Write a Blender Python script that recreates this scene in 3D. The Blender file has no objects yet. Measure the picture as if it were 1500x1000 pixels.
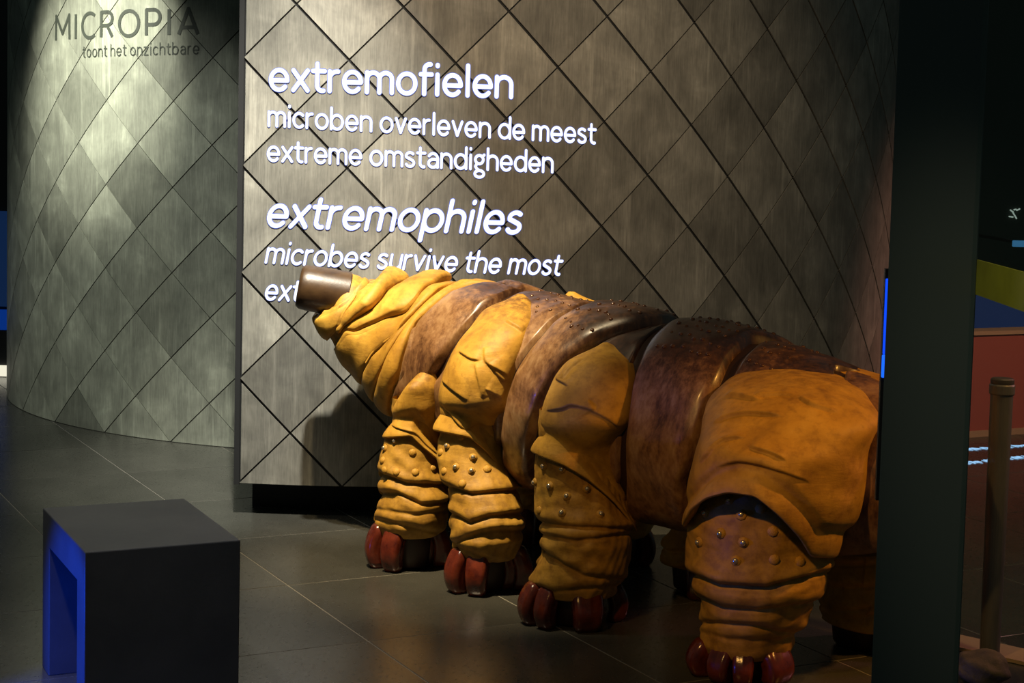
import bpy, bmesh, math, random
import numpy as np
from mathutils import Matrix, Vector

random.seed(7); rng = np.random.default_rng(7)
sc = bpy.context.scene
C = sc.collection

# ------------------------------------------------------------------ camera
FPX, PITCH, ROLL, CY, EYE = 2465.43, 0.076454, 0.024904, 417.457, 1.5
cam = bpy.data.cameras.new('camera'); camo = bpy.data.objects.new('camera', cam); C.objects.link(camo)
cam.sensor_fit = 'HORIZONTAL'; cam.sensor_width = 36.0; cam.lens = FPX / 1500 * 36
cam.shift_y = (CY - 500) / 1500; cam.clip_start = 0.05; cam.clip_end = 100
_r = Vector((1, 0, 0)); _u = Vector((0, math.sin(PITCH), math.cos(PITCH))); _f = Vector((0, math.cos(PITCH), -math.sin(PITCH)))
_rr = _r * math.cos(ROLL) + _u * math.sin(ROLL); _uu = -_r * math.sin(ROLL) + _u * math.cos(ROLL)
camo.matrix_world = Matrix(((_rr.x, _uu.x, -_f.x, 0), (_rr.y, _uu.y, -_f.y, 0), (_rr.z, _uu.z, -_f.z, EYE), (0, 0, 0, 1)))
sc.camera = camo

# ------------------------------------------------------------------ world, exposure, lamps
w = bpy.data.worlds.new('world'); sc.world = w; w.use_nodes = True
w.node_tree.nodes['Background'].inputs[0].default_value = (0.30, 0.42, 0.40, 1)
w.node_tree.nodes['Background'].inputs[1].default_value = 0.1
sc.view_settings.view_transform = 'Standard'; sc.view_settings.look = 'None'
sc.view_settings.exposure = 0.0; sc.view_settings.gamma = 1.0; sc.view_settings.use_curve_mapping = False

def lamp(name, kind, loc, target, energy, color, size=0.1, angle=45, blend=0.5, size_y=None):
    l = bpy.data.lights.new(name, kind); l.energy = energy; l.color = color
    if kind == 'SPOT':
        l.spot_size = math.radians(angle); l.spot_blend = blend; l.shadow_soft_size = size
    elif kind == 'AREA':
        l.size = size
        if size_y: l.shape = 'RECTANGLE'; l.size_y = size_y
    else:
        l.shadow_soft_size = size
    o = bpy.data.objects.new(name, l); C.objects.link(o); o.location = loc
    d = Vector(target) - Vector(loc); o.rotation_euler = d.to_track_quat('-Z', 'Y').to_euler()
    return o
lamp('ceiling_spot_animal', 'SPOT', (-0.95, 4.7, 4.2), (-0.25, 5.95, 0.78), 1750, (1.0, 0.78, 0.46), 0.05, 29, 1.0)
lamp('ceiling_spot_rear', 'SPOT', (2.6, 4.1, 2.6), (0.95, 4.75, 0.6), 170, (1.0, 0.45, 0.08), 0.06, 34, 0.8)
lamp('ceiling_spot_flank', 'SPOT', (-1.0, 2.2, 3.0), (0.82, 4.95, 0.5), 215, (1.0, 0.52, 0.13), 0.06, 25, 1.0)
lamp('ceiling_spot_left_drum', 'SPOT', (-3.0, 7.1, 3.3), (-2.22, 8.75, 1.98), 1150, (1.0, 1.0, 0.86), 0.03, 34, 1.0)
lamp('left_drum_fill', 'SPOT', (-3.9, 5.2, 3.2), (-2.1, 8.9, 0.8), 520, (0.97, 1.0, 0.90), 0.1, 38, 1.0)  # added fill for the left drum, no lamp known there
lamp('ceiling_spot_text', 'SPOT', (-0.75, 4.7, 4.3), (-0.98, 6.85, 1.1), 2300, (1.0, 0.98, 0.88), 0.05, 30, 1.0)
lamp('right_drum_fill', 'SPOT', (0.2, 3.2, 3.8), (0.15, 6.95, 1.75), 560, (1.0, 0.78, 0.54), 0.1, 40, 1.0)  # broad warm fill, added because the right drum needs more light
lamp('blue_display_spot', 'SPOT', (-1.80, 4.06, 0.34), (-1.17, 4.40, 0.16), 100, (0.002, 0.07, 1.0), 0.05, 56, 0.3)  # unseen spot standing in for a blue display left of the bench
lamp('red_wall_fill', 'SPOT', (3.6, 6.6, 2.6), (2.7, 9.2, 0.3), 220, (1.0, 0.50, 0.36), 0.1, 60, 0.8)  # reddish light added for the dim low wall, source made up
lamp('pink_post_fill', 'SPOT', (3.2, 5.6, 1.8), (1.47, 5.05, 0.45), 70, (1.0, 0.35, 0.38), 0.1, 30, 0.6)  # unseen pinkish light added to tint the post from the right
lamp('warm_floor_fill', 'SPOT', (2.0, 4.2, 3.4), (2.0, 6.4, 0.0), 190, (1.0, 0.72, 0.36), 0.1, 50, 0.9)  # overhead light added to warm the floor at the right
lamp('bench_top_fill', 'SPOT', (-1.6, 3.2, 3.6), (-1.0, 4.6, 0.3), 220, (1.0, 0.96, 0.96), 0.1, 30, 1.0)  # added light from above to lift the bench top
lamp('ceiling_spot_floor', 'SPOT', (-1.5, 4.8, 3.8), (-1.3, 5.6, 0.0), 110, (1.0, 0.95, 0.80), 0.15, 60, 1.0)
lamp('marker_band_fill', 'SPOT', (0.15, 2.3, 3.3), (0.95, 3.2, 1.28), 85, (1.0, 0.92, 0.6), 0.05, 20, 1.0)  # warm light added just to brighten the yellow band

# ------------------------------------------------------------------ camera rays (to read positions off at chosen depths)
def ray(x, y):
    x = np.asarray(x, float); y = np.asarray(y, float)
    c, s = math.cos(ROLL), math.sin(ROLL)
    X = (c * (x - 750) + s * (y - CY)) / FPX; Z = (s * (x - 750) - c * (y - CY)) / FPX
    cp, sp = math.cos(PITCH), math.sin(PITCH)
    d = np.stack([X, cp + Z * sp, -sp + Z * cp], -1)
    return d / d[..., 1:2]
def at(x, y, Y):
    return ray(x, y) * np.asarray(Y, float)[..., None] + np.array([0, 0, EYE])
def on_floor(x, y, z=0.0):
    d = ray(x, y); return d * ((z - EYE) / d[..., 2:3]) + np.array([0, 0, EYE])
def proj(P):
    P = np.asarray(P, float); x = P[..., 0]; y = P[..., 1]; z = P[..., 2] - EYE
    cp, sp = math.cos(PITCH), math.sin(PITCH)
    d = y * cp - z * sp; u = y * sp + z * cp
    X = FPX * x / d; Y = -FPX * u / d; c, s = math.cos(ROLL), math.sin(ROLL)
    return np.stack([750 + c * X - s * Y, CY + s * X + c * Y], -1), d

# ------------------------------------------------------------------ object helpers
def tag(o, label=None, cat=None, group=None, kind=None):
    if label: o['label'] = label
    if cat: o['category'] = cat
    if group: o['group'] = group
    if kind: o['kind'] = kind
    return o
def link(name, me, mat=None, parent=None, smooth=False):
    if mat is not None and not me.materials: me.materials.append(mat)
    if smooth and len(me.polygons): me.polygons.foreach_set('use_smooth', [True] * len(me.polygons))
    o = bpy.data.objects.new(name, me); C.objects.link(o)
    if parent is not None:
        o.parent = parent
        p = parent; off = Vector((0, 0, 0))
        while p is not None: off += p.location; p = p.parent
        o.location = -off
    return o
def mesh(name, V, F, mat=None, parent=None, smooth=False):
    me = bpy.data.meshes.new(name); me.from_pydata([tuple(map(float, v)) for v in V], [], [tuple(map(int, f)) for f in F]); me.update()
    return link(name, me, mat, parent, smooth)
def from_bm(name, bm, mat=None, parent=None, smooth=False):
    bmesh.ops.recalc_face_normals(bm, faces=bm.faces)
    me = bpy.data.meshes.new(name); bm.to_mesh(me); bm.free()
    return link(name, me, mat, parent, smooth)
def empty(name, loc):
    o = bpy.data.objects.new(name, None); C.objects.link(o); o.location = loc; o.empty_display_size = 0.1
    return o
def box_bm(lo, hi, bevel=0.0, segs=2):
    bm = bmesh.new(); bmesh.ops.create_cube(bm, size=1)
    for v in bm.verts:
        v.co = Vector([lo[i] + (v.co[i] + .5) * (hi[i] - lo[i]) for i in range(3)])
    if bevel: bmesh.ops.bevel(bm, geom=bm.edges[:], offset=bevel, segments=segs, affect='EDGES', profile=.5)
    return bm
def xf(bm, origin, ex, ey):
    """local (x,y,z) -> origin + x*ex + y*ey + z"""
    for v in bm.verts:
        a, b, c = v.co
        v.co = Vector((origin[0] + a * ex[0] + b * ey[0], origin[1] + a * ex[1] + b * ey[1], origin[2] + c))
    return bm
def grid_faces(nu, nv, closed_u=False):
    F = []
    for j in range(nv - 1):
        for i in range(nu if closed_u else nu - 1):
            i2 = (i + 1) % nu
            F.append((j * nu + i, j * nu + i2, (j + 1) * nu + i2, (j + 1) * nu + i))
    return F

# ------------------------------------------------------------------ materials
class NT:
    def __init__(s, name):
        s.m = bpy.data.materials.new(name); s.m.use_nodes = True; s.t = s.m.node_tree
        s.b = s.t.nodes['Principled BSDF']
    def n(s, typ, **k):
        nd = s.t.nodes.new(typ)
        for a, v in k.items(): setattr(nd, a, v)
        return nd
    def l(s, a, b): s.t.links.new(a, b)
    def set(s, nd, key, val):
        if isinstance(val, bpy.types.NodeSocket): s.l(val, nd.inputs[key])
        else: nd.inputs[key].default_value = val
    def noise(s, vec, scale, detail=4, rough=.55, dist=0.0):
        nd = s.n('ShaderNodeTexNoise'); s.set(nd, 'Scale', scale); s.set(nd, 'Detail', detail); s.set(nd, 'Roughness', rough); s.set(nd, 'Distortion', dist)
        if vec is not None: s.l(vec, nd.inputs['Vector'])
        return nd.outputs['Fac']
    def ramp(s, fac, stops):
        nd = s.n('ShaderNodeValToRGB'); e = nd.color_ramp.elements
        while len(e) < len(stops): e.new(.5)
        for q, (p, c) in zip(e, stops):
            q.position = p; q.color = (*c, 1) if len(c) == 3 else c
        s.l(fac, nd.inputs[0]); return nd.outputs[0]
    def math(s, op, a, b=0.0, c=None, clamp=False):
        nd = s.n('ShaderNodeMath', operation=op); nd.use_clamp = clamp
        s.set(nd, 0, a); s.set(nd, 1, b)
        if c is not None: s.set(nd, 2, c)
        return nd.outputs[0]
    def mix(s, fac, a, b, mode='MIX'):
        nd = s.n('ShaderNodeMix', data_type='RGBA', blend_type=mode)
        s.set(nd, 0, fac)
        for k, v in ((6, a), (7, b)):
            if isinstance(v, bpy.types.NodeSocket): s.l(v, nd.inputs[k])
            else: nd.inputs[k].default_value = (*v, 1) if len(v) == 3 else v
        return nd.outputs[2]
    def bump(s, h, strength, dist=.01, normal=None):
        nd = s.n('ShaderNodeBump'); s.set(nd, 'Strength', strength); s.set(nd, 'Distance', dist); s.l(h, nd.inputs['Height'])
        if normal is not None: s.l(normal, nd.inputs['Normal'])
        return nd.outputs[0]
    def coord(s, which='Object', scale=None, offset=None):
        tc = s.n('ShaderNodeTexCoord').outputs[which]
        if scale is None: return tc
        mp = s.n('ShaderNodeMapping'); s.l(tc, mp.inputs[0]); mp.inputs['Scale'].default_value = scale
        if offset is not None: s.l(offset, mp.inputs['Location'])
        return mp.outputs[0]
    def out(s, **k):
        for a, v in k.items(): s.set(s.b, a.replace('_', ' '), v if not (isinstance(v, tuple) and len(v) == 3) else (*v, 1))
        return s.m
def plain(name, col, rough=.6, metal=0.0, spec=.5):
    m = NT(name); return m.out(Base_Color=col, Roughness=rough, Metallic=metal, Specular_IOR_Level=spec)
def emit(name, col, strength):
    m = NT(name); return m.out(Base_Color=(0, 0, 0), Emission_Color=col, Emission_Strength=strength, Roughness=.8)

def zinc(name, tint):
    m = NT(name)
    rnd = m.n('ShaderNodeObjectInfo').outputs['Random']
    cx = m.n('ShaderNodeCombineXYZ'); m.set(cx, 0, m.math('MULTIPLY', rnd, 37.0)); m.set(cx, 1, m.math('MULTIPLY', rnd, 91.0)); m.set(cx, 2, m.math('MULTIPLY', rnd, 53.0))
    off = cx.outputs[0]
    co = m.coord('Object', (1, 1, 1), off)
    st = m.coord('Object', (7, 7, 1.6), off)       # vertical streaks
    fine = m.coord('Object', (60, 60, 5), off)
    cloud = m.noise(co, 5.0, 5, .6, .4)
    streak = m.noise(st, 2.2, 5, .6, .3)
    grain = m.noise(fine, 2.5, 3, .6)
    k = m.math('ADD', m.math('MULTIPLY', cloud, .68), m.math('MULTIPLY', streak, .32))
    col = m.ramp(k, [(.30, tuple(.42 * c for c in tint)), (.48, tuple(.68 * c for c in tint)), (.60, tuple(.92 * c for c in tint)), (.74, tuple(1.5 * c for c in tint))])
    drip = m.ramp(m.noise(m.coord('Object', (14, 14, .5), off), 2.0, 3, .5), [(.60, (0, 0, 0)), (.70, (1, 1, 1))])
    col = m.mix(m.math('MULTIPLY', drip, .16), col, tuple(min(1, 2.2 * c) for c in tint))
    g = m.ramp(grain, [(.3, (.8, .8, .8)), (.7, (1.15, 1.15, 1.15))])
    col = m.mix(1.0, col, g, 'MULTIPLY')
    v = m.math('MULTIPLY_ADD', rnd, .55, .72)
    vv = m.n('ShaderNodeCombineColor'); [m.set(vv, i, v) for i in range(3)]
    col = m.mix(1.0, col, vv.outputs[0], 'MULTIPLY')
    rough = m.math('MULTIPLY_ADD', k, -.35, .68)
    return m.out(Base_Color=col, Metallic=.15, Roughness=rough, Normal=m.bump(m.math('ADD', grain, cloud), .12, .004))
M = {}
M['zinc_l'] = zinc('weathered_zinc_left', (.27, .28, .22))
M['zinc_r'] = zinc('weathered_zinc_right', (.25, .235, .195))
M['black'] = plain('black_backing', (.004, .004, .004), .8)
M['charcoal'] = plain('charcoal_paint', (.012, .012, .014), .45)

def floor_mat():
    m = NT('dark_stone_tile')
    rnd = m.n('ShaderNodeObjectInfo').outputs['Random']
    co = m.coord('Object')
    a = m.noise(co, 3.0, 6, .6); b = m.noise(co, 60, 3, .6)
    col = m.ramp(a, [(.3, (.036, .035, .029)), (.7, (.060, .058, .048))])
    v = m.math('MULTIPLY_ADD', rnd, .3, .85); vv = m.n('ShaderNodeCombineColor'); [m.set(vv, i, v) for i in range(3)]
    col = m.mix(1.0, col, vv.outputs[0], 'MULTIPLY')
    return m.out(Base_Color=col, Roughness=m.math('MULTIPLY_ADD', b, .10, .21), Specular_IOR_Level=.6, Normal=m.bump(b, .05, .002))
M['tile'] = floor_mat()
M['grout'] = plain('pale_joint', (.20, .185, .15), .85)

# ================================================================== SETTING
# ---- floor: stone tiles over a joint bed
T0 = np.array([-.7506, 5.7328]); TE1 = np.array([.33549, -.64663]); TE2 = np.array([.54638, .28347])
bm = box_bm((-7, -1.5, -.06), (7, 15, -.0012)); floor = from_bm('floor', bm, M['grout']); tag(floor, kind='structure')
s1, s2 = np.linalg.norm(TE1), np.linalg.norm(TE2)
bm = box_bm((-s1 / 2 + .0019, -s2 / 2 + .0019, -.02), (s1 / 2 - .0019, s2 / 2 - .0019, 0), .0012, 1)
tile_me = None
ang = math.atan2(TE1[1], TE1[0])
for u in range(-10, 5):
    for v in range(-6, 10):
        c = T0 + (u + .5) * TE1 + (v + .5) * TE2
        if c[1] < 2.9 or c[1] > 12.2 or abs(c[0]) > .36 * c[1] + .9: continue
        if tile_me is None:
            o = from_bm('tile', bm, M['tile']); tile_me = o.data
        else:
            o = bpy.data.objects.new('tile', tile_me); C.objects.link(o)
        o.parent = floor; o.location = (c[0], c[1], random.uniform(-.0004, .0004)); o.rotation_euler = (0, 0, ang)

# ---- curved walls clad in diamond panels
RD = dict(c=(-.7613, 9.7002), r=2.9003, a0=-.11878, da=.074029, z0=1.86807)
LD = dict(c=(-.7035, 10.7044), r=2.4127, a0=-.91351, da=.095056, z0=1.95100)
DZ = .216777
def cyl_pt(D, a, z, dr=0.0):
    r = D['r'] + dr
    return np.stack([D['c'][0] + r * np.sin(a), D['c'][1] - r * np.cos(a), np.broadcast_to(z, np.shape(a))], -1)
def panel_mesh(D, poly, th=.007):
    """polygon in (arc, z) about a panel centre -> thin curved plate, drum-centred"""
    bm = bmesh.new()
    vs = [bm.verts.new((x, 0, z)) for x, z in poly]; f = bm.faces.new(vs)
    ex = bmesh.ops.extrude_face_region(bm, geom=[f])
    for e in ex['geom']:
        if isinstance(e, bmesh.types.BMVert): e.co.y -= th
    for k in (-.14, -.09, -.045, 0, .045, .09, .14):
        bmesh.ops.bisect_plane(bm, geom=bm.verts[:] + bm.edges[:] + bm.faces[:], plane_co=(k, 0, 0), plane_no=(1, 0, 0))
    for v in bm.verts:
        a = v.co.x / D['r']; r = D['r'] + v.co.y
        v.co = Vector((r * math.sin(a), -r * math.cos(a), v.co.z))
    bmesh.ops.recalc_face_normals(bm, faces=bm.faces)
    me = bpy.data.meshes.new('panel'); bm.to_mesh(me); bm.free()
    return me
def diamond_wall(wall, D, irange, jrange, mat, gp, gq, edge_i=None, bottom_j=None):
    au = D['da'] * D['r']
    ax, az = au, DZ
    n = math.hypot(ax, az)
    def inset(lines):   # convex polygon from half planes nx*x+nz*z<=d
        P = [(-1, -1), (1, -1), (1, 1), (-1, 1)]
        for nx, nz, d in lines:
            Q = []
            for i in range(len(P)):
                a, b = P[i], P[(i + 1) % len(P)]
                fa, fb = nx * a[0] + nz * a[1] - d, nx * b[0] + nz * b[1] - d
                if fa <= 0: Q.append(a)
                if fa * fb < 0:
                    t = fa / (fa - fb); Q.append((a[0] + t * (b[0] - a[0]), a[1] + t * (b[1] - a[1])))
            P = Q
        return P
    h = ax * az / n
    base = [(az / n, ax / n, h - gp), (-az / n, -ax / n, h - gp), (az / n, -ax / n, h - gq), (-az / n, ax / n, h - gq)]
    shapes = {'full': base, 'edge': base + [(-1, 0, -.012)], 'bottom': base + [(0, -1, -.003)], 'corner': base + [(-1, 0, -.012), (0, -1, -.003)]}
    cache = {}
    for j in jrange:
        for i in irange:
            if (i + j) % 2 == 0: continue
            key = 'full'
            if edge_i is not None and i == edge_i: key = 'edge'
            if bottom_j is not None and j == bottom_j: key = 'bottom'
            if key not in cache:
                cache[key] = panel_mesh(D, inset(shapes[key])); cache[key].materials.append(mat)
            o = bpy.data.objects.new('panel', cache[key]); C.objects.link(o); o.parent = wall
            o.location = (D['c'][0], D['c'][1], D['z0'] - j * DZ); o.rotation_euler = (0, 0, D['a0'] + i * D['da'])
def shell(name, D, a0, a1, z0, z1, r0, r1, mat, n=60, parent=None):
    V = []; 
    for k in range(n + 1):
        a = a0 + (a1 - a0) * k / n
        for r, z in ((r0, z0), (r1, z0), (r1, z1), (r0, z1)):
            V.append((D['c'][0] + r * math.sin(a), D['c'][1] - r * math.cos(a), z))
    F = []
    for k in range(n):
        for q in range(4):
            F.append((k * 4 + q, k * 4 + (q + 1) % 4, k * 4 + 4 + (q + 1) % 4, k * 4 + 4 + q))
    F += [(3, 2, 1, 0), (n * 4, n * 4 + 1, n * 4 + 2, n * 4 + 3)]
    me = bpy.data.meshes.new(name); me.from_pydata(V, [], F)
    bm = bmesh.new(); bm.from_mesh(me); bpy.data.meshes.remove(me)
    return from_bm(name, bm, mat, parent)
ZB = RD['z0'] - 8 * DZ
wall_r = shell('wall_right', RD, RD['a0'] - .002, RD['a0'] + 19.5 * RD['da'], ZB, 3.5, RD['r'] - .11, RD['r'] - .0085, M['black']); tag(wall_r, kind='structure')
diamond_wall(wall_r, RD, range(0, 20), range(-7, 9), M['zinc_r'], .0055, .0032, edge_i=0, bottom_j=8)
wall_l = shell('wall_left', LD, LD['a0'] - 7.6 * LD['da'], LD['a0'] + 8 * LD['da'], 0.0, 3.5, LD['r'] - .11, LD['r'] - .0085, M['black']); tag(wall_l, kind='structure')
diamond_wall(wall_l, LD, range(-7, 9), range(-7, 10), M['zinc_l'], .0018, .0028, bottom_j=9)
# black end profile and recessed plinth of the right wall
ed = shell('trim_1', RD, RD['a0'] - .0055, RD['a0'] + .002, ZB - .004, 3.5, RD['r'] - .12, RD['r'] + .003, M['black'], 2); tag(ed, kind='structure')
pl = shell('baseboard_right', RD, RD['a0'] + .002, RD['a0'] + 19 * RD['da'], 0.0, ZB + .003, RD['r'] - .32, RD['r'] - .205, M['black']); tag(pl, kind='structure')

# ---- monoline lettering
def arc(cx, cy, rx, ry, a0, a1, n=14):
    return [(cx + rx * math.cos(math.radians(a0 + (a1 - a0) * k / n)), cy + ry * math.sin(math.radians(a0 + (a1 - a0) * k / n))) for k in range(n + 1)]
def glyphs(s):
    """centre lines for half stroke s; x-height 1. -> {char: (advance, [polylines])}"""
    b, t = s, 1 - s; m = .5; ry = .5 - s; asc = 1.42 - s; G = {}
    W = .90
    def bowl(x0, x1, a0=0, a1=360): return arc((x0 + x1) / 2, m, (x1 - x0) / 2, ry, a0, a1, 24)
    G['e'] = (W, [[(s, m - .02), (W - s, m - .02)] + bowl(s, W - s, 2, 318)])
    G['c'] = (.80, [bowl(s, .9 - s, 48, 312)])
    G['o'] = (.93, [bowl(s, .93 - s)])
    G['x'] = (.80, [[(s, t), (.80 - s, b)], [(s, b), (.80 - s, t)]])
    G['v'] = (.80, [[(s, t), (.40, b), (.80 - s, t)]])
    G['t'] = (.60, [[(.24, 1.30 - s)] + [(.24, .32)] + arc(.24 + .22, b + .22, .22, .22, 180, 285, 8), [(s * .6, t), (.56, t)]])
    G['f'] = (.56, [[(.21, b), (.21, 1.05)] + arc(.21 + .22, asc - .22, .22, .22, 180, 80, 8), [(s * .6, t), (.52, t)]])
    G['l'] = (.26, [[(.13, b), (.13, asc)]])
    G['i'] = (.26, [[(.13, b), (.13, t)], [(.13, asc - .06), (.13, asc - .02)]])
    def arch(x0, x1): 
        w_ = (x1 - x0) / 2; return [(x0, .45)] + arc(x0 + w_, t - w_ * .95, w_, w_ * .95, 180, 0, 12) + [(x1, b)]
    G['n'] = (.84, [[(s, b), (s, t)], arch(s, .84 - s)])
    G['h'] = (.84, [[(s, b), (s, asc)], arch(s, .84 - s)])
    G['m'] = (1.26, [[(s, b), (s, t)], arch(s, .63), arch(.63, 1.26 - s)])
    G['u'] = (.84, [[(.84 - s, t), (.84 - s, b)], [(2 * .42 - p[0], 1 - p[1]) for p in arch(s, .84 - s)]])
    G['r'] = (.54, [[(s, b), (s, t)], [(s, .5)] + arc(s + .33, t - .30, .33, .30, 180, 85, 8)])
    G['b'] = (.93, [[(s, b), (s, asc)], bowl(s, .93 - s)])
    G['d'] = (.93, [[(.93 - s, b), (.93 - s, asc)], bowl(s, .93 - s)])
    G['p'] = (.93, [[(s, -.40 + s), (s, t)], bowl(s, .93 - s)])
    G['a'] = (.82, [[(.82 - s, b), (.82 - s, .62)] + arc(.41 + .01, t - .32, .40 - s, .32, 0, 148, 12), [(.82 - s, .56), (.42, .56)] + arc(.42, .28 + s / 2, .34 - s / 2, .28 - s / 2, 90, 270, 12) + [(.56, b + .02), (.82 - s, .30)]])
    G['s'] = (.72, [arc(.36, t - .205, .30 - s / 2, .205, 40, 200, 10) + arc(.36, b + .205, .30 - s / 2 + .01, .205, 60, -155, 14)])
    G['g'] = (.80, [arc(.38, .66, .36 - s, .34 - s, 0, 360, 20), arc(.40, -.20, .40 - s, .20, 0, 360, 20), [(.20, .38), (.12, .24)] + [(.22, .10), (.40, 0.0)], [(.60, .86), (.80 - s, .95)]])
    G['z'] = (.74, [[(s, t), (.74 - s, t), (s, b), (.74 - s, b)]])
    G[' '] = (.30, [])
    cap = 1.0; cr = .5 - s
    G['M'] = (1.0, [[(s, b), (s + .02, t), (.5, .28), (.98 - s, t), (1 - s, b)]])
    G['I'] = (.22, [[(.11, b), (.11, t)]])
    G['C'] = (.80, [arc(.47, .5, .47 - s, cr, 50, 310, 24)])
    G['R'] = (.66, [[(s, b), (s, t), (.32, t)] + arc(.36, t - .235, .235, .235, 90, -90, 10) + [(s, t - .47)], [(.34, t - .47), (.66 - s, b)]])
    G['O'] = (.98, [arc(.49, .5, .49 - s, cr, 0, 360, 30)])
    G['P'] = (.66, [[(s, b), (s, t), (.33, t)] + arc(.36, t - .255, .255, .255, 90, -90, 10) + [(s, t - .51)]])
    G['A'] = (.84, [[(s, b), (.42, t), (.84 - s, b)], [(.16, .30), (.68, .30)]])
    return G
def stroke_poly(pl, s, V, F, caps=True):
    """flat strip with round joins/caps along a centre line"""
    pts = []
    for p in pl:
        if not pts or math.hypot(p[0] - pts[-1][0], p[1] - pts[-1][1]) > 1e-5: pts.append(p)
    def disc(c):
        i0 = len(V); n = 14
        for k in range(n): V.append((c[0] + s * math.cos(2 * math.pi * k / n), c[1] + s * math.sin(2 * math.pi * k / n)))
        F.append(tuple(range(i0, i0 + n)))
    for a, b in zip(pts[:-1], pts[1:]):
        dx, dy = b[0] - a[0], b[1] - a[1]; L = math.hypot(dx, dy); nx, ny = -dy / L * s, dx / L * s
        nseg = max(1, int(L / .12))
        for q in range(nseg):
            a_ = (a[0] + dx * q / nseg, a[1] + dy * q / nseg); b_ = (a[0] + dx * (q + 1) / nseg, a[1] + dy * (q + 1) / nseg)
            i0 = len(V); V.extend([(a_[0] - nx, a_[1] - ny), (b_[0] - nx, b_[1] - ny), (b_[0] + nx, b_[1] + ny), (a_[0] + nx, a_[1] + ny)]); F.append((i0, i0 + 1, i0 + 2, i0 + 3))
    for p in (pts if caps else pts[1:-1]): disc(p)
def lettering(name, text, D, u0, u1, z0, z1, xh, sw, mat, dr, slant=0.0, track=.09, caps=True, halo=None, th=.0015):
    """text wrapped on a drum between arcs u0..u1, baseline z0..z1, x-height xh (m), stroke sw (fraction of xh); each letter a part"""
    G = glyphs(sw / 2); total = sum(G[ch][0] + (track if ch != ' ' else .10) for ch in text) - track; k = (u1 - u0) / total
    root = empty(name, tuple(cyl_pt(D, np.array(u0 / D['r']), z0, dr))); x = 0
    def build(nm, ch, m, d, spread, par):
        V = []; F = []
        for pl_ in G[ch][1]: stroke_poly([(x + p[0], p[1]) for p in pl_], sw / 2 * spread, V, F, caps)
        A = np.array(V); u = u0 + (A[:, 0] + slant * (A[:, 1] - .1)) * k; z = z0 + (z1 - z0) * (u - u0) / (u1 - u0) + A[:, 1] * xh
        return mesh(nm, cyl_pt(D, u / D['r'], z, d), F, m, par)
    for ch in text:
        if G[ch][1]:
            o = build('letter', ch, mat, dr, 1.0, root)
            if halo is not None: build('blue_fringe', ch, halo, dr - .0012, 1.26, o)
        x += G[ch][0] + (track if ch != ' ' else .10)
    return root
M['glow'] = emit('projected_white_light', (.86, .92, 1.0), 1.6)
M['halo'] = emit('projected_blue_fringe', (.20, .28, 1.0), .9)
M['print_dark'] = plain('dark_green_grey_print', (.030, .035, .026), .6)
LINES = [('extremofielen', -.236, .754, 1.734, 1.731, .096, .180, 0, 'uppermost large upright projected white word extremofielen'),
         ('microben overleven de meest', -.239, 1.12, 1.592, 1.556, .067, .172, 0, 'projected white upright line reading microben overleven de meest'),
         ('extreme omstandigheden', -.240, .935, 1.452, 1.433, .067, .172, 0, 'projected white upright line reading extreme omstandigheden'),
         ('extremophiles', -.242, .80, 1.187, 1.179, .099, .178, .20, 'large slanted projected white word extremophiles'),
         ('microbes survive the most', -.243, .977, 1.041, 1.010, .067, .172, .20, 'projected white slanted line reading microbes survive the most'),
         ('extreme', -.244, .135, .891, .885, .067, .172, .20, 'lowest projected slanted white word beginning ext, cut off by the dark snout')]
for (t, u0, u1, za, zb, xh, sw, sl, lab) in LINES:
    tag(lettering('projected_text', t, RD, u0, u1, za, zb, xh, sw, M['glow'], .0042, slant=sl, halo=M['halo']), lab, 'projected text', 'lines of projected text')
tag(lettering('wall_lettering', 'MICROPIA', LD, -1.985, -.905, 2.046, 2.058, .146, .125, M['print_dark'], .0025, track=.20, caps=False), 'large dark capitals MICROPIA on the pale curved panels', 'lettering')
tag(lettering('wall_lettering', 'toont het onzichtbare', LD, -1.712, -.906, 1.956, 1.966, .046, .15, M['print_dark'], .0025, track=.22), 'small dark line toont het onzichtbare below the big capitals', 'lettering')

# ================================================================== THE GIANT WATER BEAR MODEL
def hide_yellow():
    m = NT('ochre_leather'); co = m.coord('Object')
    a = m.noise(co, 7, 6, .62, .3); b = m.noise(co, 34, 5, .65); f = m.noise(co, 190, 3, .6)
    col = m.ramp(a, [(.28, (.25, .125, .016)), (.46, (.41, .215, .026)), (.60, (.52, .285, .038)), (.78, (.60, .35, .065))])
    sp = m.ramp(b, [(.50, (0, 0, 0)), (.72, (1, 1, 1))])
    col = m.mix(m.math('MULTIPLY', sp, .45), col, (.16, .065, .012))
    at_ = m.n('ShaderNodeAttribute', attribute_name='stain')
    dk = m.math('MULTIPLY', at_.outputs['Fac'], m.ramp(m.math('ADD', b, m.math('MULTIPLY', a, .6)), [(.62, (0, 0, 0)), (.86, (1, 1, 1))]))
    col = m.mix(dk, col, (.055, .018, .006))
    wv = m.noise(m.coord('Object', (1, 1, 4.5)), 16, 4, .55, .4)
    h = m.math('ADD', m.math('ADD', m.math('MULTIPLY', b, .6), m.math('MULTIPLY', f, .25)), m.math('MULTIPLY', wv, .8))
    return m.out(Base_Color=col, Roughness=m.math('MULTIPLY_ADD', a, .2, .48), Specular_IOR_Level=.35, Normal=m.bump(h, .22, .006))
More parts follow.
